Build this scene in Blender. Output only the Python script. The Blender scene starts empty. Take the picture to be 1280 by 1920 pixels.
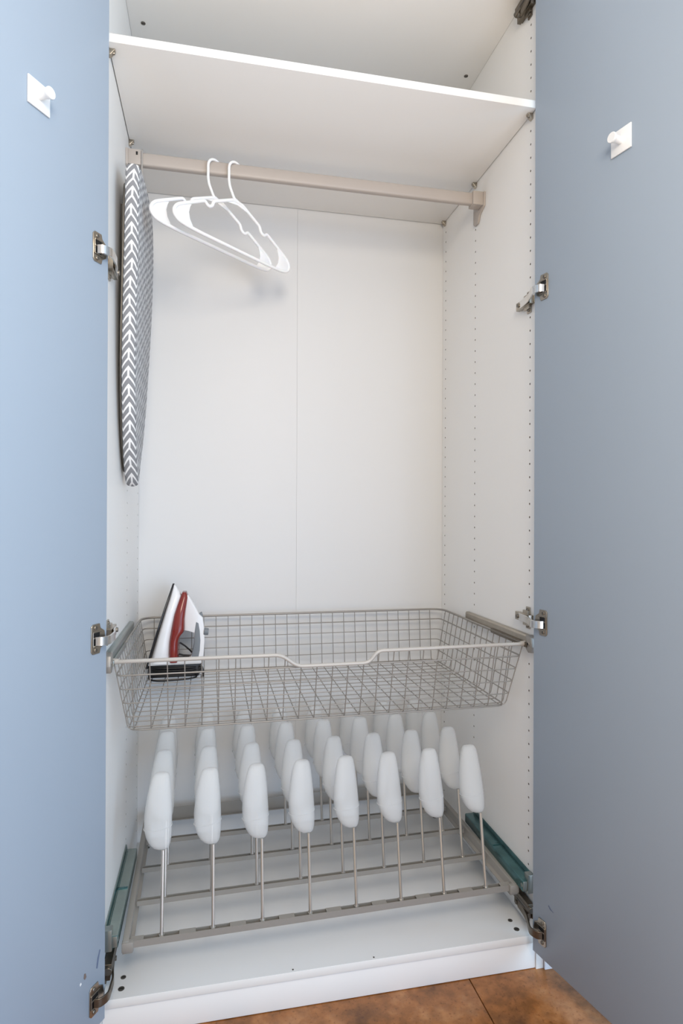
import bpy, bmesh, math, random
from mathutils import Vector, Matrix

S = bpy.context.scene
COL = S.collection
random.seed(4)

# ------------------------------------------------------------------ camera
YAW, PITCH, ROLL, FPX = 0.21049, 0.00186, 0.00386, 1145.66
CAM = Vector((0.2102, -1.3033, 1.0644))
fwd = Vector((math.sin(YAW)*math.cos(PITCH), math.cos(YAW)*math.cos(PITCH), math.sin(PITCH)))
rgt = Vector((math.cos(YAW), -math.sin(YAW), 0))
upv = rgt.cross(fwd)
R_ = rgt*math.cos(ROLL) + upv*math.sin(ROLL)
U_ = -rgt*math.sin(ROLL) + upv*math.cos(ROLL)
cd = bpy.data.cameras.new('camera')
cam = bpy.data.objects.new('camera', cd)
COL.objects.link(cam)
cam.matrix_world = Matrix(((R_.x, U_.x, -fwd.x, CAM.x), (R_.y, U_.y, -fwd.y, CAM.y), (R_.z, U_.z, -fwd.z, CAM.z), (0, 0, 0, 1)))
cd.sensor_fit = 'HORIZONTAL'; cd.sensor_width = 36.0; cd.lens = FPX/1280*36.0
cd.clip_start = 0.02; cd.clip_end = 60
S.camera = cam

# ------------------------------------------------------------------ world and lights
w = bpy.data.worlds.new('world'); S.world = w; w.use_nodes = True
bg = w.node_tree.nodes['Background']
bg.inputs[0].default_value = (0.86, 0.92, 1.0, 1); bg.inputs[1].default_value = 0.55


def area(name, loc, target, sx, sy, power, col):
    d = bpy.data.lights.new(name, 'AREA'); d.shape = 'RECTANGLE'; d.size = sx; d.size_y = sy
    d.energy = power; d.color = col
    o = bpy.data.objects.new(name, d); COL.objects.link(o)
    o.location = loc
    o.rotation_euler = (Vector(target) - Vector(loc)).to_track_quat('-Z', 'Y').to_euler()
    return o


area('window_light', (2.65, -1.7, 1.5), (0.0, -0.6, 1.2), 1.6, 1.8, 38, (0.38, 0.69, 0.95))
area('front_fill_light', (1.7, -3.2, 0.85), (0.45, 0.3, 0.9), 1.8, 1.65, 47, (0.58, 0.75, 1.0))  # added unseen area fill, brightens the interior past the right door
pl = bpy.data.lights.new('point_fill_light', 'POINT'); pl.energy = 64; pl.shadow_soft_size = 0.30; pl.color = (1.0, 0.885, 0.73)
po = bpy.data.objects.new('point_fill_light', pl); COL.objects.link(po); po.location = (0.35, -1.6, 1.9)  # added unseen point fill for the shelf underside and upper back
dl = bpy.data.lights.new('floor_bounce_spot', 'SPOT'); dl.energy = 3380; dl.spot_size = math.radians(74); dl.spot_blend = 0.5
dl.shadow_soft_size = 0.08; dl.color = (0.39, 0.69, 1.0)
dlo = bpy.data.objects.new('floor_bounce_spot', dl); COL.objects.link(dlo); dlo.location = (0.5, -2.5, 2.6)  # added spot, no sun: lights the floor behind the camera for upward bounce
S.view_settings.view_transform = 'Standard'
S.view_settings.look = 'None'
S.view_settings.exposure = -0.02
S.view_settings.gamma = 1.0
S.view_settings.use_curve_mapping = False

# ------------------------------------------------------------------ materials


def lin(c):
    return tuple(((x/255)/12.92 if x/255 <= 0.04045 else ((x/255+0.055)/1.055)**2.4) for x in c)


def mat(name, rgb, rough=0.5, metal=0.0, spec=0.5, noise=None, bump=None, trans=0.0, sss=0.0, srgb=True):
    m = bpy.data.materials.new(name); m.use_nodes = True
    nt = m.node_tree; b = nt.nodes['Principled BSDF']
    c = (*(lin(rgb) if srgb else rgb), 1)
    b.inputs['Base Color'].default_value = c
    b.inputs['Roughness'].default_value = rough
    b.inputs['Metallic'].default_value = metal
    b.inputs['Specular IOR Level'].default_value = spec
    if trans:
        b.inputs['Transmission Weight'].default_value = trans
    if sss:
        b.inputs['Subsurface Weight'].default_value = sss
        b.inputs['Subsurface Scale'].default_value = 0.02
    if noise or bump:
        tc = nt.nodes.new('ShaderNodeTexCoord'); nz = nt.nodes.new('ShaderNodeTexNoise')
        nt.links.new(tc.outputs['Object'], nz.inputs['Vector'])
        nz.inputs['Scale'].default_value = (noise or bump)[0]; nz.inputs['Detail'].default_value = 4
        if noise:
            mx = nt.nodes.new('ShaderNodeMix'); mx.data_type = 'RGBA'
            k = noise[1]
            mx.inputs['A'].default_value = (c[0]*(1-k), c[1]*(1-k), c[2]*(1-k), 1)
            mx.inputs['B'].default_value = (min(1, c[0]*(1+k)), min(1, c[1]*(1+k)), min(1, c[2]*(1+k)), 1)
            nt.links.new(nz.outputs['Fac'], mx.inputs['Factor'])
            nt.links.new(mx.outputs['Result'], b.inputs['Base Color'])
        if bump:
            bp = nt.nodes.new('ShaderNodeBump'); bp.inputs['Strength'].default_value = bump[1]; bp.inputs['Distance'].default_value = 0.002
            nt.links.new(nz.outputs['Fac'], bp.inputs['Height']); nt.links.new(bp.outputs['Normal'], b.inputs['Normal'])
    return m


M = {}
M['white'] = mat('white_laminate', (241, 240, 238), 0.42, noise=(3.0, 0.008))
M['back'] = mat('white_fibreboard_and_dimmed_base', (218, 219, 220), 0.5, noise=(3.0, 0.008))
M['white_edge'] = mat('white_edge_band', (238, 237, 234), 0.4)
M['hole'] = mat('raw_chipboard', (120, 108, 96), 0.9)
M['door'] = mat('grey_lacquer_door', (158, 171, 186), 0.42, spec=0.3, noise=(2.0, 0.015))
M['nickel'] = mat('nickel_steel', (176, 168, 156), 0.3, 1.0, noise=(60, 0.12))
M['bright'] = mat('bright_steel', (225, 224, 222), 0.22, 1.0)
M['darkmetal'] = mat('dark_nickel', (118, 110, 99), 0.36, 0.9, noise=(80, 0.25))
M['black'] = mat('black_plastic', (14, 14, 16), 0.45)
M['screw'] = mat('grey_screw', (110, 106, 100), 0.4, 0.7)
M['rail'] = mat('beige_grey_lacquer', (176, 167, 160), 0.42, 0.0, noise=(8, 0.03))
M['rack'] = mat('pale_grey_lacquer', (150, 146, 140), 0.4, 0.1, noise=(8, 0.03))
M['slide'] = mat('green_grey_zinc_lit', (140, 152, 148), 0.35, 0.5, noise=(22, 0.15))
M['wire'] = mat('grey_wire', (152, 148, 143), 0.4, 0.35)
M['rim'] = mat('pale_grey_rim', (184, 180, 175), 0.42, 0.1)
M['rod'] = mat('satin_steel_rod', (196, 192, 186), 0.28, 0.75)
M['teal'] = mat('zinc_plated_steel', (86, 122, 124), 0.25, 0.85, noise=(25, 0.45))
M['zinc'] = mat('zinc_grey_steel', (140, 148, 146), 0.3, 0.7, noise=(18, 0.2))
M['hanger'] = mat('white_hanger_plastic', (246, 246, 248), 0.3, sss=0.1)
M['form'] = mat('frosted_white_plastic', (224, 226, 227), 0.45, spec=0.3)
M['form'].node_tree.nodes['Principled BSDF'].inputs['Alpha'].default_value = 0.5
M['hook'] = mat('white_hook_plastic', (240, 241, 242), 0.3)
M['iron_white'] = mat('iron_white_plastic', (236, 237, 240), 0.25)
M['iron_red'] = mat('dark_red_tank', (128, 40, 34), 0.2, noise=(6, 0.12))
M['iron_grey'] = mat('grey_rubber_grip', (120, 126, 132), 0.5)
M['iron_dark'] = mat('dark_soleplate', (48, 50, 54), 0.3, 0.6)
M['iron_clear'] = mat('pale_grey_plastic', (205, 206, 208), 0.3)
M['wall'] = mat('white_wall_paint', (222, 222, 224), 0.8, bump=(120, 0.1))
M['skirting'] = mat('white_skirting_paint', (232, 233, 238), 0.45)
M['slab'] = mat('dark_grout', (92, 66, 46), 0.9)
M['scuff'] = mat('brown_scuff', (120, 105, 98), 0.7)
M['scuff_dark'] = mat('grey_scuff', (100, 112, 138), 0.7)


def floor_material():
    m = bpy.data.materials.new('brown_stone_tile'); m.use_nodes = True
    nt = m.node_tree; b = nt.nodes['Principled BSDF']; L = nt.links.new
    tc = nt.nodes.new('ShaderNodeTexCoord')
    geo = nt.nodes.new('ShaderNodeNewGeometry')
    n1 = nt.nodes.new('ShaderNodeTexNoise'); n1.inputs['Scale'].default_value = 9; n1.inputs['Detail'].default_value = 6; n1.inputs['Roughness'].default_value = 0.62
    n2 = nt.nodes.new('ShaderNodeTexNoise'); n2.inputs['Scale'].default_value = 130; n2.inputs['Detail'].default_value = 3
    n3 = nt.nodes.new('ShaderNodeTexNoise'); n3.inputs['Scale'].default_value = 42; n3.inputs['Detail'].default_value = 5
    for n in (n1, n2, n3):
        L(geo.outputs['Position'], n.inputs['Vector'])
    r = nt.nodes.new('ShaderNodeValToRGB')
    e = r.color_ramp.elements
    e[0].position = 0.30; e[0].color = (*lin((96, 60, 30)), 1)
    e[1].position = 0.74; e[1].color = (*lin((182, 132, 90)), 1)
    q = e.new(0.52); q.color = (*lin((152, 98, 53)), 1)
    L(n1.outputs['Fac'], r.inputs['Fac'])
    mx = nt.nodes.new('ShaderNodeMix'); mx.data_type = 'RGBA'; mx.blend_type = 'OVERLAY'; mx.inputs['Factor'].default_value = 0.6
    L(r.outputs['Color'], mx.inputs['A']); L(n3.outputs['Fac'], mx.inputs['B'])
    r2 = nt.nodes.new('ShaderNodeValToRGB'); r2.color_ramp.elements[0].position = 0.30; r2.color_ramp.elements[1].position = 0.42
    r2.color_ramp.elements[0].color = (0.55, 0.5, 0.47, 1); r2.color_ramp.elements[1].color = (1, 1, 1, 1)
    L(n2.outputs['Fac'], r2.inputs['Fac'])
    m2 = nt.nodes.new('ShaderNodeMix'); m2.data_type = 'RGBA'; m2.blend_type = 'MULTIPLY'; m2.inputs['Factor'].default_value = 0.75
    L(mx.outputs['Result'], m2.inputs['A']); L(r2.outputs['Color'], m2.inputs['B'])
    L(m2.outputs['Result'], b.inputs['Base Color'])
    b.inputs['Roughness'].default_value = 0.27; b.inputs['Specular IOR Level'].default_value = 0.5
    bp = nt.nodes.new('ShaderNodeBump'); bp.inputs['Strength'].default_value = 0.25; bp.inputs['Distance'].default_value = 0.002
    L(n3.outputs['Fac'], bp.inputs['Height']); L(bp.outputs['Normal'], b.inputs['Normal'])
    return m


M['tile'] = floor_material()


def chevron_material():
    """grey cloth with white arrow strokes, printed along the cloth (UV in metres)"""
    m = bpy.data.materials.new('grey_chevron_cloth'); m.use_nodes = True
    nt = m.node_tree; b = nt.nodes['Principled BSDF']; L = nt.links.new

    def mth(op, a, b_=None, c=None):
        n = nt.nodes.new('ShaderNodeMath'); n.operation = op
        for i, v in enumerate((a, b_, c)):
            if v is None:
                continue
            if isinstance(v, (int, float)):
                n.inputs[i].default_value = v
            else:
                L(v, n.inputs[i])
        return n.outputs[0]
    uv = nt.nodes.new('ShaderNodeUVMap'); uv.uv_map = 'cloth'
    nz = nt.nodes.new('ShaderNodeTexNoise'); nz.inputs['Scale'].default_value = 9; nz.inputs['Detail'].default_value = 1
    L(uv.outputs['UV'], nz.inputs['Vector'])
    sep = nt.nodes.new('ShaderNodeSeparateXYZ'); L(uv.outputs['UV'], sep.inputs[0])
    u = mth('ADD', sep.outputs[0], mth('MULTIPLY', mth('SUBTRACT', nz.outputs['Fac'], 0.5), 0.016))
    v = sep.outputs[1]
    cu = mth('DIVIDE', u, 0.034)
    fr = mth('FRACT', cu)
    tri = mth('ABSOLUTE', mth('SUBTRACT', fr, 0.5))          # 0 at the middle of a column
    t = mth('FRACT', mth('ADD', mth('DIVIDE', v, 0.0195), mth('MULTIPLY', tri, 2.1)))
    stroke = mth('LESS_THAN', t, 0.33)
    stem = mth('LESS_THAN', tri, 0.065)
    per = mth('LESS_THAN', mth('FRACT', mth('DIVIDE', v, 0.039)), 0.5)
    white = mth('MAXIMUM', stroke, mth('MULTIPLY', stem, per))
    mx = nt.nodes.new('ShaderNodeMix'); mx.data_type = 'RGBA'
    mx.inputs['A'].default_value = (*lin((138, 139, 143)), 1); mx.inputs['B'].default_value = (*lin((232, 232, 233)), 1)
    L(white, mx.inputs['Factor']); L(mx.outputs['Result'], b.inputs['Base Color'])
    b.inputs['Roughness'].default_value = 0.85; b.inputs['Specular IOR Level'].default_value = 0.15
    return m


M['chevron'] = chevron_material()

# ------------------------------------------------------------------ mesh helpers


class MB:
    def __init__(s):
        s.v = []; s.f = []; s.mi = []

    def add(s, vs, fs, mi=0):
        o = len(s.v); s.v += [Vector(p) for p in vs]
        for f in fs:
            s.f.append([i+o for i in f]); s.mi.append(mi)
        return s

    def box(s, x0, x1, y0, y1, z0, z1, mi=0):
        vs = [(x, y, z) for x in (x0, x1) for y in (y0, y1) for z in (z0, z1)]
        return s.add(vs, [(0, 1, 3, 2), (4, 6, 7, 5), (0, 4, 5, 1), (2, 3, 7, 6), (0, 2, 6, 4), (1, 5, 7, 3)], mi)

    def prism(s, poly, axis, a, b, mi=0):
        """poly: 2-D points; axis: the direction it is extruded along"""
        def P(p, t):
            return {'x': (t, p[0], p[1]), 'y': (p[0], t, p[1]), 'z': (p[0], p[1], t)}[axis]
        n = len(poly)
        vs = [P(p, a) for p in poly] + [P(p, b) for p in poly]
        fs = [list(range(n))[::-1], list(range(n, 2*n))] + [(i, (i+1) % n, n+(i+1) % n, n+i) for i in range(n)]
        return s.add(vs, fs, mi)

    def tube(s, path, r, n=8, closed=False, prof=None, mi=0, cap=True):
        P = [Vector(p) for p in path]; m = len(P)
        rs = r if isinstance(r, (list, tuple)) else [r]*m
        T = []
        for i in range(m):
            if closed:
                t = P[(i+1) % m]-P[i-1]
            else:
                t = P[min(i+1, m-1)]-P[max(i-1, 0)]
            T.append(t.normalized() if t.length > 1e-9 else Vector((0, 0, 1)))
        ref = Vector((0, 0, 1)) if abs(T[0].z) < 0.9 else Vector((1, 0, 0))
        N = (ref-T[0]*ref.dot(T[0])).normalized()
        vs = []
        for i in range(m):
            if i:
                q = T[i-1].rotation_difference(T[i]); N = q @ N
                N = (N-T[i]*N.dot(T[i])).normalized()
            B = T[i].cross(N)
            for k in range(n):
                if prof:
                    a, c = prof[k]
                    vs.append(P[i]+N*a+B*c)
                else:
                    an = 2*math.pi*(k+0.5)/n
                    vs.append(P[i]+N*math.cos(an)*rs[i]+B*math.sin(an)*rs[i])
        fs = []
        for i in range(m if closed else m-1):
            j = (i+1) % m
            for k in range(n):
                l = (k+1) % n
                fs.append((i*n+k, j*n+k, j*n+l, i*n+l))
        if not closed and cap:
            fs.append(list(range(n))); fs.append([(m-1)*n+k for k in range(n)][::-1])
        return s.add(vs, fs, mi)

    def cyl(s, p0, p1, r0, r1=None, n=16, mi=0):
        r1 = r0 if r1 is None else r1
        return s.tube([p0, p1], [r0, r1], n, mi=mi)

    def loft(s, rings, mi=0):
        n = len(rings[0]); vs = [p for r in rings for p in r]; fs = []
        for i in range(len(rings)-1):
            for k in range(n):
                l = (k+1) % n
                fs.append((i*n+k, i*n+l, (i+1)*n+l, (i+1)*n+k))
        fs.append(list(range(n))[::-1]); fs.append([(len(rings)-1)*n+k for k in range(n)])
        return s.add(vs, fs, mi)


def rounded(path, r, seg=4, closed=False):
    """fillet the corners of a polyline"""
    P = [Vector(p) for p in path]; out = []; m = len(P)
    for i in range(m):
        if not closed and i in (0, m-1):
            out.append(P[i]); continue
        a, b, c = P[i-1], P[i], P[(i+1) % m]
        d1, d2 = (a-b), (c-b)
        rr = min(r, d1.length*0.48, d2.length*0.48)
        p1 = b+d1.normalized()*rr; p2 = b+d2.normalized()*rr
        for k in range(seg+1):
            t = k/seg
            out.append(p1*(1-t)**2+b*2*t*(1-t)+p2*t*t)
    return out


def obj(name, mb, m, parent=None, bevel=0.0, smooth=35, loc=None, seg=2):
    me = bpy.data.meshes.new(name)
    root = parent
    while root is not None and root.parent is not None:
        root = root.parent
    off = Vector(root.location) if (root is not None and not root.get('local')) else Vector((0, 0, 0))
    if loc is not None:
        off = Vector(loc)
    me.from_pydata([v-off for v in mb.v], [], mb.f)
    ms = m if isinstance(m, (list, tuple)) else [m]
    for q in ms:
        me.materials.append(q)
    me.polygons.foreach_set('material_index', mb.mi)
    bm = bmesh.new(); bm.from_mesh(me)
    bmesh.ops.recalc_face_normals(bm, faces=bm.faces)
    if bevel:
        ed = [e for e in bm.edges if len(e.link_faces) == 2 and e.calc_face_angle(0) > math.radians(32)]
        bmesh.ops.bevel(bm, geom=ed, offset=bevel, segments=seg, affect='EDGES', profile=0.5, clamp_overlap=True)
    bm.to_mesh(me); bm.free()
    me.shade_smooth(); me.set_sharp_from_angle(angle=math.radians(smooth))
    o = bpy.data.objects.new(name, me); COL.objects.link(o)
    if parent is not None:
        o.parent = parent
    elif loc is not None:
        o.location = loc
    return o


def thing(name, label, cat, loc=(0, 0, 0), rotz=0, group=None, local=False):
    o = bpy.data.objects.new(name, None); COL.objects.link(o)
    o.empty_display_size = 0.05
    o.location = loc; o.rotation_euler = (0, 0, rotz)
    o['label'] = label; o['category'] = cat
    if group:
        o['group'] = group
    if local:
        o['local'] = 1
    return o


def structure(o):
    o['kind'] = 'structure'
    return o


# ------------------------------------------------------------------ sizes
W, D, H = 0.958, 0.605, 2.345      # inside width, inside depth, side height
T = 0.018
ZB = 0.0805                        # top of the bottom board
ZT = 2.325                         # underside of the top board
ZS = 2.0206                        # underside of the shelf

# ------------------------------------------------------------------ the room
fl = structure(obj('floor', MB().box(-1.8, 2.8, -3.4, 0.75, -0.06, -0.008), M['slab']))
tile_me = None
TS, JT = 0.62, 0.0022
nx = 0
xs = [0.7925 + TS*k for k in range(-4, 4)]
ys = [-0.335 + TS*k for k in range(-5, 2)]
for x in xs:
    for y in ys:
        if x+TS > 2.85 or y < -3.5 or y+TS > 1.0:
            continue
        if tile_me is None:
            t = obj('tile', MB().box(JT/2, TS-JT/2, JT/2, TS-JT/2, -0.0085, 0), M['tile'], loc=(0, 0, 0), bevel=0.0012)
            tile_me = t.data
        else:
            t = bpy.data.objects.new('tile', tile_me); COL.objects.link(t)
        t.parent = fl; t.location = (x, y, 0)

# wall around the wardrobe: an upside-down U, the wardrobe stands in its niche
g = 0.0012
U = [(-1.8, 0), (-T-g, 0), (-T-g, H+0.02), (W+T+g, H+0.02), (W+T+g, 0), (2.8, 0), (2.8, 2.65), (-1.8, 2.65)]
structure(obj('wall_back', MB().prism(U, 'y', 0.006, 0.7), M['wall']))
structure(obj('wall_niche', MB().box(-0.3, W+0.3, 0.70, 0.74, -0.05, 2.6), M['wall']))
structure(obj('baseboard_right', MB().prism([(-0.006, 0), (0.006, 0), (0.006, 0.09), (0.0, 0.09), (-0.006, 0.08)], 'x', W+T+g, 2.8), M['skirting']))
structure(obj('baseboard_left', MB().prism([(-0.006, 0), (0.006, 0), (0.006, 0.09), (0.0, 0.09), (-0.006, 0.08)], 'x', -1.8, -T-g), M['skirting']))
structure(obj('ceiling', MB().box(-1.8, 2.8, -3.4, 0.7, 2.65, 2.7), M['wall']))

# ------------------------------------------------------------------ wardrobe
ward = thing('wardrobe', 'tall white wardrobe standing open with two grey doors swung wide', 'wardrobe', (W/2, 0.3, 0))


def side_panel(mirror):
    """panel whose inner face carries three columns of real 5 mm shelf-pin holes"""
    mb = MB(); cols = [0.037 if mirror else 0.031, 0.3495, 0.579]; hw = 0.008
    x = 0.0; o = -T
    ks = list(range(4, 72)); z0 = 0.0004
    zl = [z0+0.032*k for k in ks]
    zlo, zhi = zl[0]-0.016, zl[-1]+0.016
    ybr = [0.0]
    for c in cols:
        ybr += [c-hw, c+hw]
    ybr.append(D)
    # plain strips between the hole columns
    for i in range(0, len(ybr), 2):
        mb.add([(x, ybr[i], zlo), (x, ybr[i+1], zlo), (x, ybr[i+1], zhi), (x, ybr[i], zhi)], [(0, 1, 2, 3)])
    mb.add([(x, 0, 0), (x, D, 0), (x, D, zlo), (x, 0, zlo)], [(0, 1, 2, 3)])
    mb.add([(x, 0, zhi), (x, D, zhi), (x, D, H), (x, 0, H)], [(0, 1, 2, 3)])
    r = 0.0026
    for c in cols:
        for z in zl:
            sq = [(x, c+a*hw, z+b*0.016) for a, b in ((1, 0), (1, 1), (0, 1), (-1, 1), (-1, 0), (-1, -1), (0, -1), (1, -1))]
            oc = [(x, c+r*math.cos(k*math.pi/4), z+r*math.sin(k*math.pi/4)) for k in range(8)]
            ic = [(x-0.010, p[1], p[2]) for p in oc]
            mb.add(sq+oc, [(k, (k+1) % 8, 8+(k+1) % 8, 8+k) for k in range(8)])
            mb.add(oc+ic, [(k, (k+1) % 8, 8+(k+1) % 8, 8+k) for k in range(8)] + [tuple(range(8, 16))], 1)
    # outer faces and edges
    mb.add([(o, 0, 0), (o, D, 0), (o, D, H), (o, 0, H)], [(0, 1, 2, 3)])
    mb.add([(x, 0, 0), (o, 0, 0), (o, 0, H), (x, 0, H)], [(0, 1, 2, 3)], 2)
    mb.add([(x, D, 0), (o, D, 0), (o, D, H), (x, D, H)], [(0, 1, 2, 3)])
    mb.add([(x, 0, 0), (o, 0, 0), (o, D, 0), (x, D, 0)], [(0, 1, 2, 3)])
    mb.add([(x, 0, H), (o, 0, H), (o, D, H), (x, D, H)], [(0, 1, 2, 3)])
    if mirror:
        for v in mb.v:
            v.x = W-v.x
    return mb


def panel_obj(mirror):
    mb = side_panel(mirror)
    me = bpy.data.meshes.new('side_panel')
    off = Vector(ward.location)
    me.from_pydata([v-off for v in mb.v], [], mb.f)
    for q in (M['white'], M['hole'], M['white_edge']):
        me.materials.append(q)
    me.polygons.foreach_set('material_index', mb.mi)
    bm = bmesh.new(); bm.from_mesh(me)
    bmesh.ops.remove_doubles(bm, verts=bm.verts, dist=1e-5)
    bmesh.ops.recalc_face_normals(bm, faces=bm.faces)
    bm.to_mesh(me); bm.free()
    o = bpy.data.objects.new('side_panel', me); COL.objects.link(o); o.parent = ward
    return o


panelL = panel_obj(False); panelR = panel_obj(True)
board = obj('bottom_board', MB().box(0.0004, W-0.0004, 0.0, D-0.002, ZB-T, ZB), [M['back'], M['white_edge']], ward, bevel=0.0008)  # laminate like the sides; greyer tone painted in to dim its strong lighting
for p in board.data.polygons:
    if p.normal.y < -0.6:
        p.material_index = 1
obj('plinth', MB().box(0.0004, W-0.0004, 0.003, 0.019, 0.0015, ZB-T-0.0006), M['white'], ward, bevel=0.0006)
top = obj('top_board', MB().box(0.0004, W-0.0004, 0.0, D-0.002, ZT, H), M['white'], ward, bevel=0.0008)
bk = D+0.001
seam = 0.4735
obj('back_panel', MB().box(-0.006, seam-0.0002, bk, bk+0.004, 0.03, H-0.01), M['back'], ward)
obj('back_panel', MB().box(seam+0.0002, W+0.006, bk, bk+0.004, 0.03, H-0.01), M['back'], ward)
shelf = obj('shelf', MB().box(0.0018, W-0.0018, 0.008, D-0.003, ZS, ZS+T), [M['white'], M['white_edge']], ward, bevel=0.0008)
for p in shelf.data.polygons:
    if p.normal.y < -0.9:
        p.material_index = 1
# shelf pins: wedge brackets with a pin
for sgn, x in ((1, 0.0), (-1, W)):
    for y in (0.031, 0.346, 0.583):
        mb = MB().prism([(x, ZS-0.014), (x+sgn*0.005, ZS-0.012), (x+sgn*0.013, ZS-0.002), (x+sgn*0.013, ZS-0.0002), (x, ZS-0.0002)], 'y', y-0.006, y+0.006)
        mb.cyl((x+sgn*0.004, y, ZS-0.0075), (x+sgn*0.0122, y, ZS-0.0062), 0.0032, n=10, mi=1)
        obj('shelf_pin', mb, [M['nickel'], M['black']], shelf, bevel=0.0006)


def disc(x, y, z, r, nz=1, t=0.0008, parent=None, name='screw_cover'):
    mb = MB().cyl((x, y, z), (x, y, z+nz*t), r, n=16)
    mb.box(x-r*0.62, x+r*0.62, y-r*0.14, y+r*0.14, min(z+nz*t, z+nz*t*1.4), max(z+nz*t, z+nz*t*1.4), 1)
    return obj(name, mb, [M['screw'], M['black']], parent)


for x in (0.0334, W-0.036):
    for y, r in ((0.058, 0.0055), (0.026, 0.0065), (0.570, 0.0055)):
        disc(x, y, ZB, r, 1, parent=board)
for x in (0.387, 0.567):
    disc(x, 0.0065, ZB, 0.0018, 1, parent=board)
for x in (0.0344, 0.9234):
    disc(x, 0.342, ZT, 0.006, -1, parent=top)
    disc(x, 0.05, ZT, 0.006, -1, parent=top)

# ------------------------------------------------------------------ doors
DZ0, DZ1 = 0.062, 2.345
HINGES = (0.122, 0.819, 1.577, 2.288)


def door(P0, e, n, panel, side):
    """P0 hinge corner of the inner face, e along the door to its free edge, n inner-face normal"""
    P0 = Vector(P0); e = Vector(e); n = Vector(n)

    def q(a, b, z):
        return P0+e*a+n*b+Vector((0, 0, z))

    def obox(mb, a0, a1, b0, b1, z0, z1, mi=0):
        vs = [q(a, b, z) for a in (a0, a1) for b in (b0, b1) for z in (z0, z1)]
        return mb.add(vs, [(0, 1, 3, 2), (4, 6, 7, 5), (0, 4, 5, 1), (2, 3, 7, 6), (0, 2, 6, 4), (1, 5, 7, 3)], mi)
    # flat slab (the cup holes are covered by the hinges)
    mb = obox(MB(), 0, 0.496, -T, 0, DZ0, DZ1)
    d = obj('door', mb, M['door'], ward, bevel=0.0012)
    s = 1 if side == 'L' else -1
    px = 0.0 if side == 'L' else W
    for i, z in enumerate(HINGES):
        damper = i in (0, 3)
        # cup: flange plate with screws, raised ring and dark well
        mb = MB()
        out = [(0.0215, -0.029), (0.040, -0.029), (0.0445, -0.024), (0.0445, 0.024), (0.040, 0.029), (0.0215, 0.029), (0.019, 0.020), (0.008, 0.013), (0.006, 0.0), (0.008, -0.013), (0.019, -0.020)]
        k = len(out)
        mb.add([q(a, 0.0, z+b) for a, b in out]+[q(a, 0.0022, z+b) for a, b in out],
               [list(range(k))[::-1], list(range(k, 2*k))]+[(j, (j+1) % k, k+(j+1) % k, k+j) for j in range(k)])
        for zz in (-0.0215, 0.0215):
            mb.cyl(q(0.033, 0.002, z+zz), q(0.033, 0.0038, z+zz), 0.0042, n=10, mi=2)
        obox(mb, 0.022, 0.041, 0.0018, 0.0026, z-0.0125, z+0.0125, 1)
        obox(mb, 0.022, 0.041, 0.002, 0.0042, z+0.001, z+0.0035, 2)
        obox(mb, 0.041, 0.0425, 0.002, 0.0045, z-0.0135, z+0.0135, 2)
        obox(mb, 0.019, 0.041, 0.002, 0.0042, z-0.0145, z-0.0125, 2)
        obox(mb, 0.019, 0.041, 0.002, 0.0042, z+0.0125, z+0.0145, 2)
        obj('hinge_cup', mb, [M['nickel'], M['black'], M['screw']], d, bevel=0.0004, seg=1)
        # bent arm from the cup to the mounting plate
        zc = z-0.004
        pa = q(0.034, 0.003, zc); pb = q(0.030, 0.013, zc); pc = q(0.012, 0.018, zc)
        pd = Vector((px+s*0.021, 0.004, zc)); pe = Vector((px+s*0.016, 0.028, zc)); pf = Vector((px+s*0.014, 0.060, zc))
        path = rounded([pa, pb, pc, pd, pe, pf], 0.008, 3)
        hw, ht = 0.0085, 0.0018
        obj('hinge_arm', MB().tube(path, 0.005, 4, prof=[(hw, ht), (hw, -ht), (-hw, -ht), (-hw, ht)]), M['darkmetal'] if damper else M['bright'], d, bevel=0.0005, seg=1)
        # mounting plate on the side panel
        mb = MB()
        X = lambda t: px+s*t

        def bx(t0, t1, y0, y1, z0, z1, mi=0):
            a, b = sorted((X(t0), X(t1))); mb.box(a, b, y0, y1, z0, z1, mi)
        bx(0, 0.0035, 0.030, 0.047, zc-0.026, zc+0.026)
        bx(0, 0.0035, 0.012, 0.078, zc-0.009, zc+0.009)
        bx(0.0035, 0.0130, 0.016, 0.082, zc-0.0098, zc+0.0098)
        bx(0.0035, 0.0090, 0.028, 0.052, zc-0.018, zc+0.018)
        for zz in (-0.019, 0.019):
            mb.cyl((X(0.003), 0.038, zc+zz), (X(0.0055), 0.038, zc+zz), 0.0048, n=10, mi=1)
        mb.cyl((X(0.012), 0.066, zc), (X(0.0185), 0.066, zc), 0.005, n=10, mi=1)
        bx(0.0130, 0.0140, 0.030, 0.046, zc-0.004, zc+0.004, 2)
        if damper:   # soft-close body above the arm
            bx(0.0035, 0.017, 0.006, 0.086, zc+0.0085, zc+0.030)
            mb.cyl((X(0.011), 0.0, zc+0.019), (X(0.011), 0.09, zc+0.019), 0.0075, n=12, mi=1)
            bx(0.017, 0.018, 0.02, 0.06, zc+0.012, zc+0.017, 2)
        obj('hinge_mount', mb, [M['darkmetal'] if damper else M['nickel'], M['screw'], M['black']], panel, bevel=0.0006, seg=1)
    return d, q


aR = math.radians(12.35); aL = math.radians(31)
doorR, qR = door((0.937, -0.0205, 0), (math.sin(aR), -math.cos(aR), 0), (-math.cos(aR), -math.sin(aR), 0), panelR, 'R')
doorL, qL = door((0.009, -0.0205, 0), (-math.sin(aL), -math.cos(aL), 0), (math.cos(aL), -math.sin(aL), 0), panelL, 'L')


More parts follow.
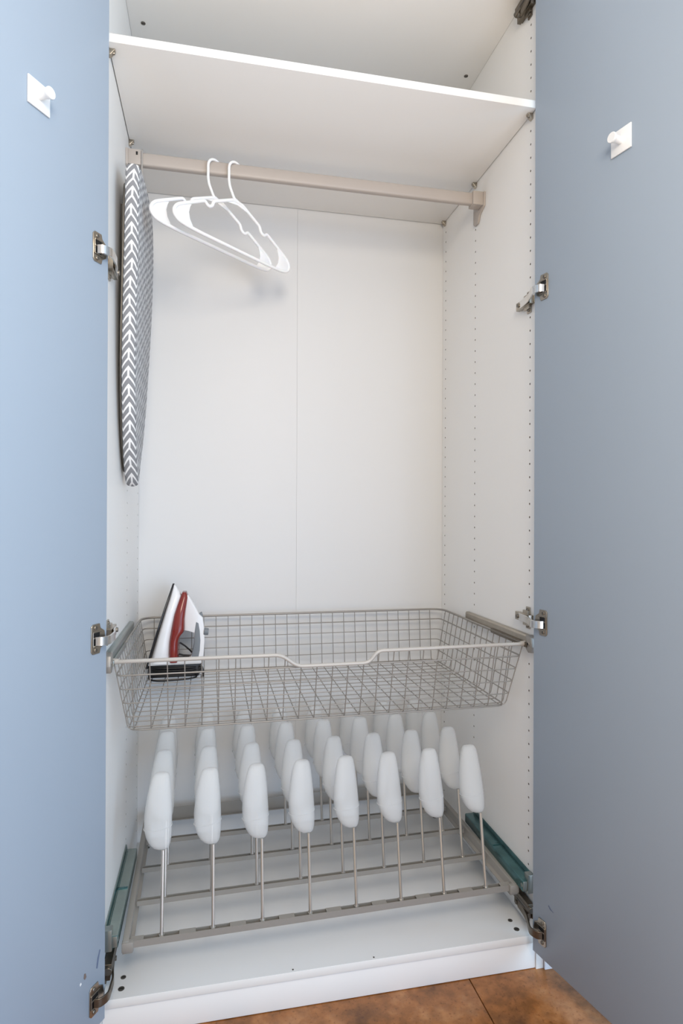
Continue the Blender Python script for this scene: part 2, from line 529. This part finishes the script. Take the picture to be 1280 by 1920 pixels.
def blot(q, pts, d, m, name):
    k = len(pts)
    mb = MB().add([q(a, 0.0001, z) for a, z in pts]+[q(a, 0.0006, z) for a, z in pts],
                  [list(range(k))[::-1], list(range(k, 2*k))]+[(j, (j+1) % k, k+(j+1) % k, k+j) for j in range(k)])
    obj(name, mb, m, d)


blot(qL, [(0.052, 0.181), (0.056, 0.178), (0.059, 0.183), (0.0575, 0.190), (0.054, 0.189)], doorL, M['scuff'], 'scuff')
blot(qL, [(0.0645, 0.176), (0.068, 0.174), (0.069, 0.178), (0.066, 0.180)], doorL, M['hook'], 'scuff')
blot(qL, [(0.022, 0.176), (0.025, 0.178), (0.022, 0.195), (0.016, 0.209), (0.014, 0.207), (0.0185, 0.192)], doorL, M['scuff_dark'], 'scuff')
blot(qR, [(0.050, 0.192), (0.056, 0.187), (0.066, 0.186), (0.058, 0.189), (0.051, 0.195)], doorR, M['scuff_dark'], 'scuff')


def door_hook(q, e, n, a, z, label, tilt=0.0):
    P = q(a, 0.0005, z)
    t = thing('door_hook', label, 'hook', P, group='square hooks on the wardrobe doors')
    e = Vector(e); n = Vector(n); zz = Vector((0, 0, 1))
    c, s_ = math.cos(tilt), math.sin(tilt)
    e2 = e*c+zz*s_; z2 = -e*s_+zz*c

    def bxo(h, b0, b1):
        vs = [P+e2*i*h+n*b+z2*k*h for i in (-1, 1) for b in (b0, b1) for k in (-1, 1)]
        return MB().add(vs, [(0, 1, 3, 2), (4, 6, 7, 5), (0, 4, 5, 1), (2, 3, 7, 6), (0, 2, 6, 4), (1, 5, 7, 3)])
    obj('plate', bxo(0.0235, 0.0, 0.003), M['hook'], t, bevel=0.0006)
    mb = MB(); rings = []
    for b, r in ((0.0025, 0.0075), (0.004, 0.0068), (0.016, 0.0072), (0.0225, 0.0085), (0.0245, 0.0100), (0.0275, 0.0100), (0.0285, 0.0092)):
        rings.append([P+n*b+e2*math.cos(k*math.pi/10)*r+z2*math.sin(k*math.pi/10)*r for k in range(20)])
    mb.loft(rings)
    obj('peg', mb, M['hook'], t)


door_hook(qR, (math.sin(aR), -math.cos(aR), 0), (-math.cos(aR), -math.sin(aR), 0), 0.241, 1.790, 'white square hook with a round peg stuck on the right grey door')
door_hook(qL, (-math.sin(aL), -math.cos(aL), 0), (math.cos(aL), -math.sin(aL), 0), 0.177, 1.776, 'white square hook with a round peg stuck on the left bluish door')

# ------------------------------------------------------------------ clothes rail
RY = 0.3025
rail = thing('clothes_rail', 'beige grey oval clothes rail across the wardrobe under its shelf', 'rail', (W/2, RY, 1.949))
prof = []
for k in range(20):
    a = 2*math.pi*k/20
    ca, sa = math.cos(a), math.sin(a)
    prof.append((0.0168*math.copysign(abs(ca)**0.4, ca), 0.0095*math.copysign(abs(sa)**0.6, sa)))
obj('bar', MB().tube([(0.004, RY, 1.949), (W-0.004, RY, 1.949)], 0.01, 20, prof=prof), M['rail'], rail, smooth=50)
for s, px in ((1, 0.0), (-1, W)):
    mb = MB()
    y0 = RY-0.002
    out = [(0.282, 1.966), (0.328, 1.966), (0.352, 1.952), (0.353, 1.903), (0.347, 1.896), (0.326, 1.894), (0.320, 1.900), (0.314, 1.914), (0.284, 1.927)]
    a, b = sorted((px+s*0.0002, px+s*0.006)); mb.prism(out, 'x', a, b)
    sl = [(y0-0.015, 1.9665), (y0+0.018, 1.9665), (y0+0.018, 1.929), (y0-0.015, 1.929)]
    a, b = sorted((px+s*0.006, px+s*0.036)); mb.prism(sl, 'x', a, b)
    if s > 0:
        mb.box(*sorted((px+s*0.024, px+s*0.030)), y0-0.0158, y0-0.0145, 1.951, 1.961, 1)
    obj('rail_bracket', mb, [M['rail'], M['black']], rail, bevel=0.0012)

# ------------------------------------------------------------------ hangers


def hanger(x, label):
    t = thing('clothes_hanger', label, 'hanger', (x, RY, 1.76), math.radians(-48) + math.pi/2, 'white plastic hangers on the clothes rail', local=True)
    # local: x along the hanger (near end negative), z height minus 1.76
    z0 = 1.76
    half = [(0.016, 1.869), (0.050, 1.853), (0.082, 1.838), (0.0865, 1.824), (0.099, 1.8185), (0.110, 1.8275), (0.117, 1.8245), (0.150, 1.808), (0.178, 1.794), (0.194, 1.785), (0.2035, 1.772), (0.202, 1.760), (0.190, 1.750), (0.165, 1.7465), (0.12, 1.745)]
    loop = [(-a, 0, z-z0) for a, z in half] + [(a, 0, z-z0) for a, z in half[::-1]]
    # right side must run bar -> shoulder, so the list above closes across the bar and the neck
    body = MB().tube(rounded(loop, 0.006, 3, closed=True), 0.0044, 8, closed=True)
    obj('frame', body, M['hanger'], t, smooth=60)
    for s in (-1, 1):
        web = [(0.150, 1.808), (0.178, 1.794), (0.194, 1.785), (0.2035, 1.772), (0.202, 1.760), (0.190, 1.750), (0.150, 1.7462), (0.1475, 1.751), (0.157, 1.765), (0.160, 1.780), (0.1565, 1.793)]
        obj('shoulder_web', MB().prism([(s*a, z-z0) for a, z in web], 'y', -0.0016, 0.0016), M['hanger'], t, bevel=0.0007)
    # hook
    pts = [(0.0, 0, 1.868-z0), (-0.012, 0, 1.874-z0), (-0.028, 0, 1.900-z0), (-0.0305, 0, 1.915-z0)]
    cx, cz, r = -0.0058, 1.9445-z0, 0.0247
    arc = [(cx+r*math.cos(a), 0, cz+r*math.sin(a)) for a in [math.pi - k*math.pi*1.12/14 for k in range(15)]]
    obj('hook', MB().tube(rounded(pts, 0.01, 3)+arc, 0.0036, 8), M['hanger'], t, smooth=60)
    neck = [(-0.050, 1.853), (-0.018, 1.872), (-0.006, 1.8765), (0.018, 1.870), (0.050, 1.853), (0.034, 1.856), (0.0, 1.861), (-0.034, 1.856)]
    obj('neck_web', MB().prism([(a, z-z0) for a, z in neck], 'y', -0.002, 0.002), M['hanger'], t, bevel=0.0008)
    return t


hanger(0.2225, 'white plastic hanger on the rail, nearer the ironing board of the two')
hanger(0.2745, 'white plastic hanger on the rail, farther from the ironing board of the two')

# ------------------------------------------------------------------ ironing board
ib = thing('ironing_board', 'ironing board in grey and white chevron cover hanging inside the wardrobe', 'ironing board', (0.03, 0.28, 1.128))


def board_outline():
    near = [(0.262, 1.1275), (0.235, 1.140), (0.212, 1.165), (0.184, 1.207), (0.150, 1.285), (0.126, 1.375), (0.114, 1.47), (0.108, 1.56), (0.104, 1.66), (0.100, 1.74), (0.101, 1.80), (0.110, 1.829), (0.130, 1.844), (0.18, 1.856), (0.235, 1.866), (0.29, 1.872)]
    far = [(0.345, 1.874), (0.39, 1.871), (0.420, 1.862), (0.444, 1.838), (0.457, 1.79), (0.463, 1.72), (0.463, 1.64), (0.454, 1.56), (0.434, 1.48), (0.410, 1.40), (0.383, 1.32), (0.343, 1.24), (0.303, 1.185), (0.279, 1.143)]
    pts = [Vector((0, y, z)) for y, z in near+far]
    out = []
    n = len(pts)
    for i in range(n):   # Catmull-Rom
        p0, p1, p2, p3 = pts[i-1], pts[i], pts[(i+1) % n], pts[(i+2) % n]
        for k in range(4):
            t = k/4
            out.append(0.5*((2*p1)+(p2-p0)*t+(2*p0-5*p1+4*p2-p3)*t*t+(3*p1-p0-3*p2+p3)*t**3))
    return out


def lean(z):
    # the nose of the hanging board leans towards the wall
    return -0.015*max(0.0, (1.75-z)/0.62)


def ironing_cover():
    ol = board_outline(); n = len(ol)
    xa, xb = 0.0225, 0.0525; xm, rr = (xa+xb)/2, (xb-xa)/2
    nor = []
    for i in range(n):
        t = (ol[(i+1) % n]-ol[i-1]).normalized()
        nor.append(Vector((0, t.z, -t.y)))
    cen = Vector((0, 0.28, 1.55))
    if (ol[30]-cen).dot(nor[30]) < 0:
        nor = [-q for q in nor]
    verts = []; rings = []
    steps = 8
    prof = []   # (x, outward offset, arc length)
    for k in range(steps+1):
        a = math.pi*k/steps
        prof.append((xm-rr*math.cos(a), -0.012+0.012*abs(math.sin(a))**0.7, rr*a))
    prof = [(xa+0.001, -0.03, -0.018)] + prof
    for x, off, s in prof:
        rings.append([(ol[i]+nor[i]*off+Vector((x+lean(ol[i].z), 0, 0))) for i in range(n)])
    mb = MB(); vs = [p for r in rings for p in r]; fs = []
    for j in range(len(rings)-1):
        for i in range(n):
            l = (i+1) % n
            fs.append((j*n+i, j*n+l, (j+1)*n+l, (j+1)*n+i))
    fs.append([(len(rings)-1)*n+i for i in range(n)])      # the flat face
    fs.append([i for i in range(n)][::-1])
    mb.add(vs, fs)
    o = obj('cover', mb, M['chevron'], ib, smooth=60)
    me = o.data; uvl = me.uv_layers.new(name='cloth')
    loc = Vector(ib.location)
    for p in me.polygons:
        c = p.center+loc
        for li in p.loop_indices:
            vi = me.loops[li].vertex_index; co = me.vertices[vi].co+loc
            if len(p.vertices) > 6:
                uvl.data[li].uv = (co.y, co.z)
            else:
                j = vi//n; i = vi % n
                s = prof[j][2] if j < len(prof) else 0
                vertical = abs(nor[i].y)
                # on the long edges the print runs up the edge, on the ends across it
                uvl.data[li].uv = (s+0.005-0.0135, co.z+0.12*(co.y-0.28)*(1-vertical))
    return o


ironing_cover()
fr = MB()
pts = board_outline()
inner = [Vector((0.0185+lean(1.5+(p.z-1.5)*0.9), 0.28+(p.y-0.28)*0.84, 1.5+(p.z-1.5)*0.9)) for p in pts[::3]]
fr.tube(inner, 0.0032, 8, closed=True)
obj('under_frame', fr, M['screw'], ib)
for yy in (0.19, 0.37):
    path = rounded([(0.0070, yy, 1.78), (0.0070, yy, 1.34), (0.0070, 0.28, 1.30)], 0.03, 4)
    obj('leg', MB().tube(path, 0.0042, 8), M['screw'], ib)
hk = rounded([(0.030, 0.290, 1.855), (0.0385, 0.290, 1.885), (0.0385, 0.289, 1.9695), (0.0385, 0.3025, 1.9725), (0.0385, 0.315, 1.9695), (0.0385, 0.316, 1.952)], 0.006, 3)
obj('hanging_hook', MB().tube(hk, 0.0022, 8), M['bright'], ib)

# ------------------------------------------------------------------ wire basket
bas = thing('wire_basket', 'grey wire pull-out basket with a dipped front rim inside the wardrobe', 'basket', (W/2, 0.3, 0.595))
ZR, ZF = 0.755, 0.5955
XL, XR, YF, YB = 0.0135, 0.9445, 0.030, 0.572          # rim
bXL, bXR, bYF, bYB = 0.038, 0.918, 0.075, 0.560        # floor
rimp = [(XL, 0.30, ZR), (XL, YF+0.01, ZR), (XL+0.012, YF, ZR), (0.362, YF, ZR-0.001), (0.398, YF, 0.7275), (0.560, YF, 0.7275), (0.580, YF, ZR-0.001), (XR-0.012, YF, ZR), (XR, YF+0.01, ZR), (XR, 0.30, ZR)]
front = rounded(rimp[2:8], 0.014, 4)
obj('front_rim', MB().tube([(XL-0.004, YF+0.006, ZR)]+front+[(XR+0.004, YF+0.006, ZR)], 0.0042, 10), M['rim'], bas, smooth=60)
back = rounded([(XL, YF+0.008, ZR), (XL, YB, ZR), (XR, YB, ZR), (XR, YF+0.008, ZR)], 0.045, 8)
obj('back_rim', MB().tube(back, 0.0032, 10), M['wire'], bas, smooth=60)


def rim_z(x):
    if x < 0.362 or x > 0.580:
        return ZR-0.003
    if x < 0.398:
        return ZR-0.003-(x-0.362)/0.036*0.0275
    if x > 0.560:
        return ZR-0.003-(0.580-x)/0.020*0.0275
    return 0.7255


WR = 0.00125
for i in range(25):
    x = 0.0505+i*(0.905-0.0505)/24
    f0 = (x, YF+0.004, rim_z(x)); b0 = (x+(-0.002), YB-0.002, ZR-0.002)
    path = rounded([f0, (x, bYF, ZF), (x, bYB, ZF), b0], 0.010, 3)
    obj('wire', MB().tube(path, WR, 6), M['wire'], bas, smooth=70)
for i in range(15):
    y = 0.092+(i-1)*(0.538-0.092)/13
    zt = ZR-0.002
    yt = y
    if i == 0:
        y, yt = bYF+0.004, YF+0.012
    path = rounded([(XL, yt, zt), (bXL, y, ZF+0.0022), (bXR, y, ZF+0.0022), (XR, yt, zt)], 0.010, 3)
    obj('wire', MB().tube(path, WR, 6), M['wire'], bas, smooth=70)
for z in (0.7235, 0.6915, 0.6595, 0.6275):
    t = (z-ZF)/(ZR-ZF)
    L_, R2 = bXL+(XL-bXL)*t, bXR+(XR-bXR)*t
    F_, B_ = bYF+(YF-bYF)*t, bYB+(YB-bYB)*t
    path = rounded([(L_, F_, z), (L_, B_, z), (R2, B_, z), (R2, F_, z)], 0.016, 4, closed=True)
    obj('wire', MB().tube(path, WR*1.05 if z < 0.72 else 0.0019, 6, closed=True), M['wire'], bas, smooth=70)
path = rounded([(bXL, bYF, ZF), (bXL, bYB, ZF), (bXR, bYB, ZF), (bXR, bYF, ZF)], 0.03, 5, closed=True)
obj('wire', MB().tube(path, WR*1.3, 6, closed=True), M['wire'], bas, smooth=70)
# runners
for s, px in ((1, 0.0), (-1, W)):
    mb = MB()
    a, b = sorted((px+s*0.0003, px+s*0.0105))
    yb = 0.385 if s < 0 else 0.40
    pr = [(0.0003, 0.746), (0.0045, 0.746), (0.0045, 0.750), (0.012, 0.750), (0.012, 0.772), (0.009, 0.776), (0.0003, 0.776)]
    mb.prism([(px+s*a_, z) for a_, z in pr], 'y', 0.016, yb)
    obj('slide_rail', mb, M['nickel'] if s < 0 else M['zinc'], bas, bevel=0.0008)
    mb = MB()
    mb.box(*sorted((px+s*0.012, px+s*0.0165)), 0.022, 0.21, 0.7475, 0.759)
    obj('slide_runner', mb, M['darkmetal'] if s < 0 else M['zinc'], bas, bevel=0.0008)
    mb = MB()
    cap = [(0.006, 0.772), (0.018, 0.778), (0.03, 0.776), (0.03, 0.744), (0.018, 0.736), (0.004, 0.738), (0.0, 0.752)]
    a, b = sorted((px+s*0.0003, px+s*0.0135)); mb.prism(cap, 'x', a, b)
    mb.cyl((px+s*0.013, 0.016, 0.757), (px+s*0.0155, 0.016, 0.757), 0.005, n=12, mi=1)
    obj('slide_cap', mb, [M['wire'], M['black']], bas, bevel=0.0015)
# end knob where the front rim meets the runner
for px, s in ((XL, 1), (XR, -1)):
    obj('rim_socket', MB().cyl((px-s*0.004, YF+0.006, ZR), (px+s*0.012, YF+0.002, ZR), 0.0068, 0.0055, 12), M['rim'], bas, bevel=0.001)

# ------------------------------------------------------------------ steam iron
iron = thing('steam_iron', 'white and dark red steam iron standing on its heel in the wire basket', 'iron', (0.11, 0.50, 0.598))
IY = 0.50


def interp(tab, h):
    for (h0, v0), (h1, v1) in zip(tab, tab[1:]):
        if h <= h1:
            t = (h-h0)/(h1-h0) if h1 > h0 else 0
            return v0+(v1-v0)*max(0, min(1, t))
    return tab[-1][1]


def iron_loft(lo, hi, wf, z0, z1, steps, name, m, pw=0.5, bev=0):
    rings = []
    for i in range(steps+1):
        z = z0+(z1-z0)*i/steps
        x0, x1, hw = interp(lo, z), interp(hi, z), interp(wf[0], z)*wf[1]
        ring = []
        for k in range(20):
            a = 2*math.pi*k/20
            ca, sa = math.cos(a), math.sin(a)
            ring.append(Vector(((x0+x1)/2+(x1-x0)/2*math.copysign(abs(ca)**pw, ca), IY+hw*math.copysign(abs(sa)**pw, sa), z)))
        rings.append(ring)
    return obj(name, MB().loft(rings), m, iron, smooth=50)


sx = [(0.634, 0.0402), (0.6504, 0.0431), (0.7271, 0.065), (0.7943, 0.0854), (0.8618, 0.1076)]
wl = [(0.634, 0.052), (0.68, 0.056), (0.74, 0.050), (0.79, 0.038), (0.83, 0.023), (0.852, 0.010), (0.8625, 0.002)]
iron_loft([(z, x-0.003) for z, x in sx], [(z, x+0.0025) for z, x in sx], (wl, 1.0), 0.634, 0.862, 22, 'soleplate', M['iron_dark'], 0.35)
wlx = [(0.634, 0.105), (0.6476, 0.1036), (0.6676, 0.1015), (0.7008, 0.1026), (0.7338, 0.1065), (0.7768, 0.1143), (0.8032, 0.1223), (0.83, 0.1300), (0.8575, 0.1125)]
iron_loft([(z, x+0.002) for z, x in sx], wlx, (wl, 0.93), 0.645, 0.8575, 22, 'body', M['iron_white'], 0.6)
redl = [(0.645, 0.0985), (0.6676, 0.097), (0.7008, 0.098), (0.7338, 0.102), (0.7768, 0.110), (0.8032, 0.118), (0.8387, 0.1320)]
redr = [(0.645, 0.1229), (0.6916, 0.1228), (0.7099, 0.1243), (0.723, 0.1315), (0.731, 0.1404), (0.766, 0.1402), (0.7893, 0.1425), (0.8267, 0.148), (0.8387, 0.1435)]
iron_loft(redl, redr, (wl, 0.98), 0.648, 0.8385, 26, 'water_tank', M['iron_red'], 0.5)
han = [(0.138, 0.829), (0.148, 0.830), (0.1644, 0.8021), (0.1776, 0.7760), (0.1885, 0.7655), (0.1935, 0.7307), (0.1940, 0.6971), (0.1919, 0.6637), (0.189, 0.645), (0.120, 0.645), (0.120, 0.6500),
       (0.1537, 0.6500), (0.1585, 0.6601), (0.1655, 0.6899), (0.1640, 0.7225), (0.1501, 0.7275), (0.138, 0.730)]
obj('handle', MB().prism(han, 'y', IY-0.0175, IY+0.0175), M['iron_white'], iron, bevel=0.005, seg=3)
gr = [(0.1700, 0.7540), (0.1775, 0.7500), (0.181, 0.7278), (0.1828, 0.7009), (0.1813, 0.6725), (0.1773, 0.650), (0.1575, 0.650), (0.1585, 0.6601), (0.1648, 0.6899), (0.1655, 0.7216)]
obj('grip', MB().prism(gr, 'y', IY-0.0186, IY+0.0186), M['iron_grey'], iron, bevel=0.002)
obj('steam_button', MB().prism([(0.1790, 0.7755), (0.1862, 0.7790), (0.1895, 0.7655), (0.1815, 0.7560)], 'y', IY-0.009, IY+0.009), M['iron_grey'], iron, bevel=0.002)
obj('cord_joint', MB().cyl((0.192, IY-0.012, 0.725), (0.205, IY-0.012, 0.7235), 0.0105, 0.0095, 14), M['iron_grey'], iron, bevel=0.001)
obj('heel_plate', MB().prism([(0.0405, 0.650), (0.188, 0.650), (0.186, 0.640), (0.0405, 0.640)], 'y', IY-0.045, IY+0.045), M['iron_clear'], iron, bevel=0.003)
obj('heel_rest', MB().prism([(0.0425, 0.6405), (0.182, 0.6405), (0.179, 0.6035), (0.0435, 0.6035)], 'y', IY-0.036, IY+0.040), M['black'], iron, bevel=0.004)
# cord: turns wound round the heel, then a loose loop lying on the basket floor
cp = []
for k in range(0, 76):
    a = 2*math.pi*k/18
    cp.append((0.112+0.072*math.copysign(abs(math.cos(a))**0.6, math.cos(a)), IY+0.002+0.046*math.copysign(abs(math.sin(a))**0.6, math.sin(a)), 0.636-0.0066*k/18))
end = cp[-1]
loose = [(0.176, 0.452, 0.6055), (0.150, 0.4445, 0.6025), (0.115, 0.441, 0.6022), (0.080, 0.437, 0.6022), (0.058, 0.444, 0.6022), (0.045, 0.462, 0.6022), (0.040, 0.50, 0.604)]
obj('cord', MB().tube(rounded(cp+loose, 0.02, 2), 0.0024, 7), M['black'], iron, smooth=70)
up = [(0.199, IY-0.012, 0.7225), (0.1975, IY-0.013, 0.700), (0.196, IY-0.03, 0.655), (0.194, IY-0.036, 0.630), (0.188, IY-0.040, 0.612), (0.174, IY-0.044, 0.6085)]
obj('cord', MB().tube([(0.124, IY+0.03, 0.687), (0.138, IY+0.03, 0.677), (0.153, IY+0.03, 0.663), (0.166, IY+0.036, 0.645), (0.178, IY+0.044, 0.628)], 0.0024, 7), M['black'], iron, smooth=70)
obj('cord', MB().tube([(0.122, IY+0.02, 0.656), (0.135, IY+0.02, 0.652), (0.155, IY+0.02, 0.650)], 0.0024, 7), M['black'], iron, smooth=70)
obj('plug', MB().prism([(0.180, 0.634), (0.190, 0.632), (0.1945, 0.618), (0.192, 0.604), (0.184, 0.603), (0.188, 0.617)], 'y', IY-0.048, IY-0.036), M['black'], iron, bevel=0.001)

# ------------------------------------------------------------------ shoe rack
SK = math.radians(1.15)
rack = thing('shoe_rack', 'pull-out metal shoe rack with white plastic shoe forms below the basket', 'shoe rack', (W/2, 0.3, 0.157))
ck, sk = math.cos(SK), math.sin(SK)


def rk(x, y):
    dx, dy = x-W/2, y-0.30
    return (W/2+dx*ck-dy*sk, 0.30+dx*sk+dy*ck)


def rbox(mb, x0, x1, y0, y1, z0, z1, mi=0):
    vs = [(*rk(x, y), z) for x in (x0, x1) for y in (y0, y1) for z in (z0, z1)]
    return mb.add(vs, [(0, 1, 3, 2), (4, 6, 7, 5), (0, 4, 5, 1), (2, 3, 7, 6), (0, 2, 6, 4), (1, 5, 7, 3)], mi)


ZR0, ZR1 = 0.157, 0.175
barY = [0.044, 0.176, 0.309, 0.441]
for i, y in enumerate(barY):
    mb = MB(); d = 0.014 if i == 0 else 0.012
    ZR0 = 0.161 if i == 0 else 0.164
    th = 0.0014
    rbox(mb, 0.046, 0.912, y-d/2-th, y-d/2+0.0004, ZR0, ZR1)         # front web
    rbox(mb, 0.046, 0.912, y+d/2-th, y+d/2, ZR0, ZR1-0.001)          # back web
    rbox(mb, 0.046, 0.912, y-d/2, y+d/2, ZR0, ZR0+th)                # floor of the channel
    if i == 0:
        # slotted top: short bridges between long slots
        edges = [0.046]
        for k in range(8):
            xc = 0.107+k*(0.850-0.107)/7
            edges += [xc-0.036, xc-0.004, xc+0.004, xc+0.036]
        edges.append(0.912)
        for k in range(0, len(edges)-1, 2):
            rbox(mb, edges[k], edges[k+1], y-d/2, y+d/2, ZR1-th, ZR1-0.0002)
    obj('crossbar', mb, M['rack'], rack)
mb = MB(); rbox(mb, 0.046, 0.912, 0.568, 0.571, 0.160, 0.197); rbox(mb, 0.046, 0.912, 0.560, 0.571, 0.160, 0.162)
obj('back_plate', mb, M['rack'], rack, bevel=0.0006)
for s in (1, -1):
    x0 = 0.0298 if s > 0 else W-0.0298
    mb = MB()
    prf = [(0, 0.152), (0.020, 0.152), (0.020, 0.155), (0.0125, 0.158), (0.0125, 0.178), (0, 0.178)]
    n0 = len(mb.v)
    P = [(x0+s*a, z) for a, z in prf]
    vs = [(*rk(x, 0.033), z) for x, z in P]+[(*rk(x, 0.575), z) for x, z in P]
    k = len(P)
    mb.add(vs, [list(range(k))[::-1], list(range(k, 2*k))]+[(j, (j+1) % k, k+(j+1) % k, k+j) for j in range(k)])
    obj('side_rail', mb, M['rack'], rack, bevel=0.0008)
    mb = MB(); rbox(mb, *sorted((x0-s*0.001, x0+s*0.022)), 0.029, 0.042, 0.1575, 0.1765)
    obj('corner_cap', mb, M['rack'], rack, bevel=0.0012)
    # runner fixed to the wardrobe side
    px = 0.0 if s > 0 else W
    mb = MB()
    pr = [(0.0003, 0.176), (0.0278, 0.176), (0.0285, 0.178), (0.0285, 0.199), (0.0265, 0.201), (0.0045, 0.201), (0.003, 0.213), (0.0003, 0.213)]
    mb.prism([(px+s*a, z) for a, z in pr], 'y', 0.012, 0.345)
    so = obj('slide_rail', mb, [M['teal'], M['slide']], rack, bevel=0.0007)
    for p_ in so.data.polygons:
        if p_.normal.z > 0.7 and s > 0:
            p_.material_index = 1  # left top painted lighter for the light it catches, right top kept dark
    mb = MB(); mb.box(*sorted((px+s*0.006, px+s*0.0075)), 0.02, 0.335, 0.2008, 0.2022); mb.box(*sorted((px+s*0.0045, px+s*0.027)), 0.17, 0.178, 0.2008, 0.203)
    obj('slide_runner', mb, M['teal'], rack, bevel=0.0004)
    mb = MB(); mb.box(*sorted((px+s*0.0003, px+s*0.017)), 0.008, 0.026, 0.172, 0.215); mb.box(*sorted((px+s*0.017, px+s*0.0275)), 0.010, 0.026, 0.178, 0.200); mb.cyl((px+s*0.0275, 0.017, 0.19), (px+s*0.029, 0.017, 0.19), 0.005, n=10)
    obj('slide_cap', mb, M['zinc'], rack, bevel=0.0014)

LEAN = math.radians(10.5)
ROD = 0.168
rod_mb = MB().tube([(0, 0, 0), (0, math.sin(LEAN)*ROD, math.cos(LEAN)*ROD)], 0.0036, 10)
rod_mb.cyl((0, 0, -0.002), (0, 0.0005, 0.004), 0.0058, n=12)
lf = [(0.000, -0.013, 0.009, 0.008), (0.004, -0.022, 0.0125, 0.0125), (0.012, -0.030, 0.0150, 0.0165), (0.024, -0.037, 0.0165, 0.0195), (0.040, -0.0415, 0.0172, 0.021), (0.060, -0.0425, 0.0170, 0.0205), (0.085, -0.0400, 0.0160, 0.0185),
      (0.108, -0.0365, 0.0145, 0.0165), (0.128, -0.0320, 0.0125, 0.0140), (0.141, -0.0275, 0.0105, 0.0115), (0.1475, -0.0230, 0.0075, 0.0085), (0.150, -0.0170, 0.002, 0.005)]
rings = []
for h, l, r, dy in lf:
    hh = 0.166+h
    cy = math.sin(LEAN)*hh + 0.012 + 0.10*h
    cz = math.cos(LEAN)*hh
    rings.append([Vector(((l+r)/2+(r-l)/2*math.copysign(abs(math.cos(a))**0.85, math.cos(a)), cy+dy*math.copysign(abs(math.sin(a))**0.9, math.sin(a)), cz)) for a in [2*math.pi*k/24 for k in range(24)]])
form_mb = MB().loft(rings)
# moulded seam low on the form
seam_ring = []
hh = 0.166+0.043
for k in range(24):
    a = 2*math.pi*k/24
    seam_ring.append(Vector((-0.0126+0.0302*math.cos(a), math.sin(LEAN)*hh+0.0163+0.0216*math.sin(a), math.cos(LEAN)*hh+0.003*math.cos(a))))
form_mb.tube(seam_ring, 0.0009, 5, closed=True)
rod_o = form_o = None
for i, y in enumerate(barY):
    for k in range(8):
        x = 0.107+k*(0.850-0.107)/7
        X_, Y_ = rk(x, y)
        if rod_o is None:
            rod_o = obj('rod', rod_mb, M['rod'], None, loc=(0, 0, 0)); form_o = obj('shoe_form', form_mb, M['form'], None, loc=(0, 0, 0), smooth=70)
            r_, f_ = rod_o, form_o
        else:
            r_, f_ = rod_o.copy(), form_o.copy()
            COL.objects.link(r_); COL.objects.link(f_)
        for o in (r_, f_):
            o.parent = rack
            o.location = Vector((X_, Y_, ZR1-0.004)) - Vector(rack.location)
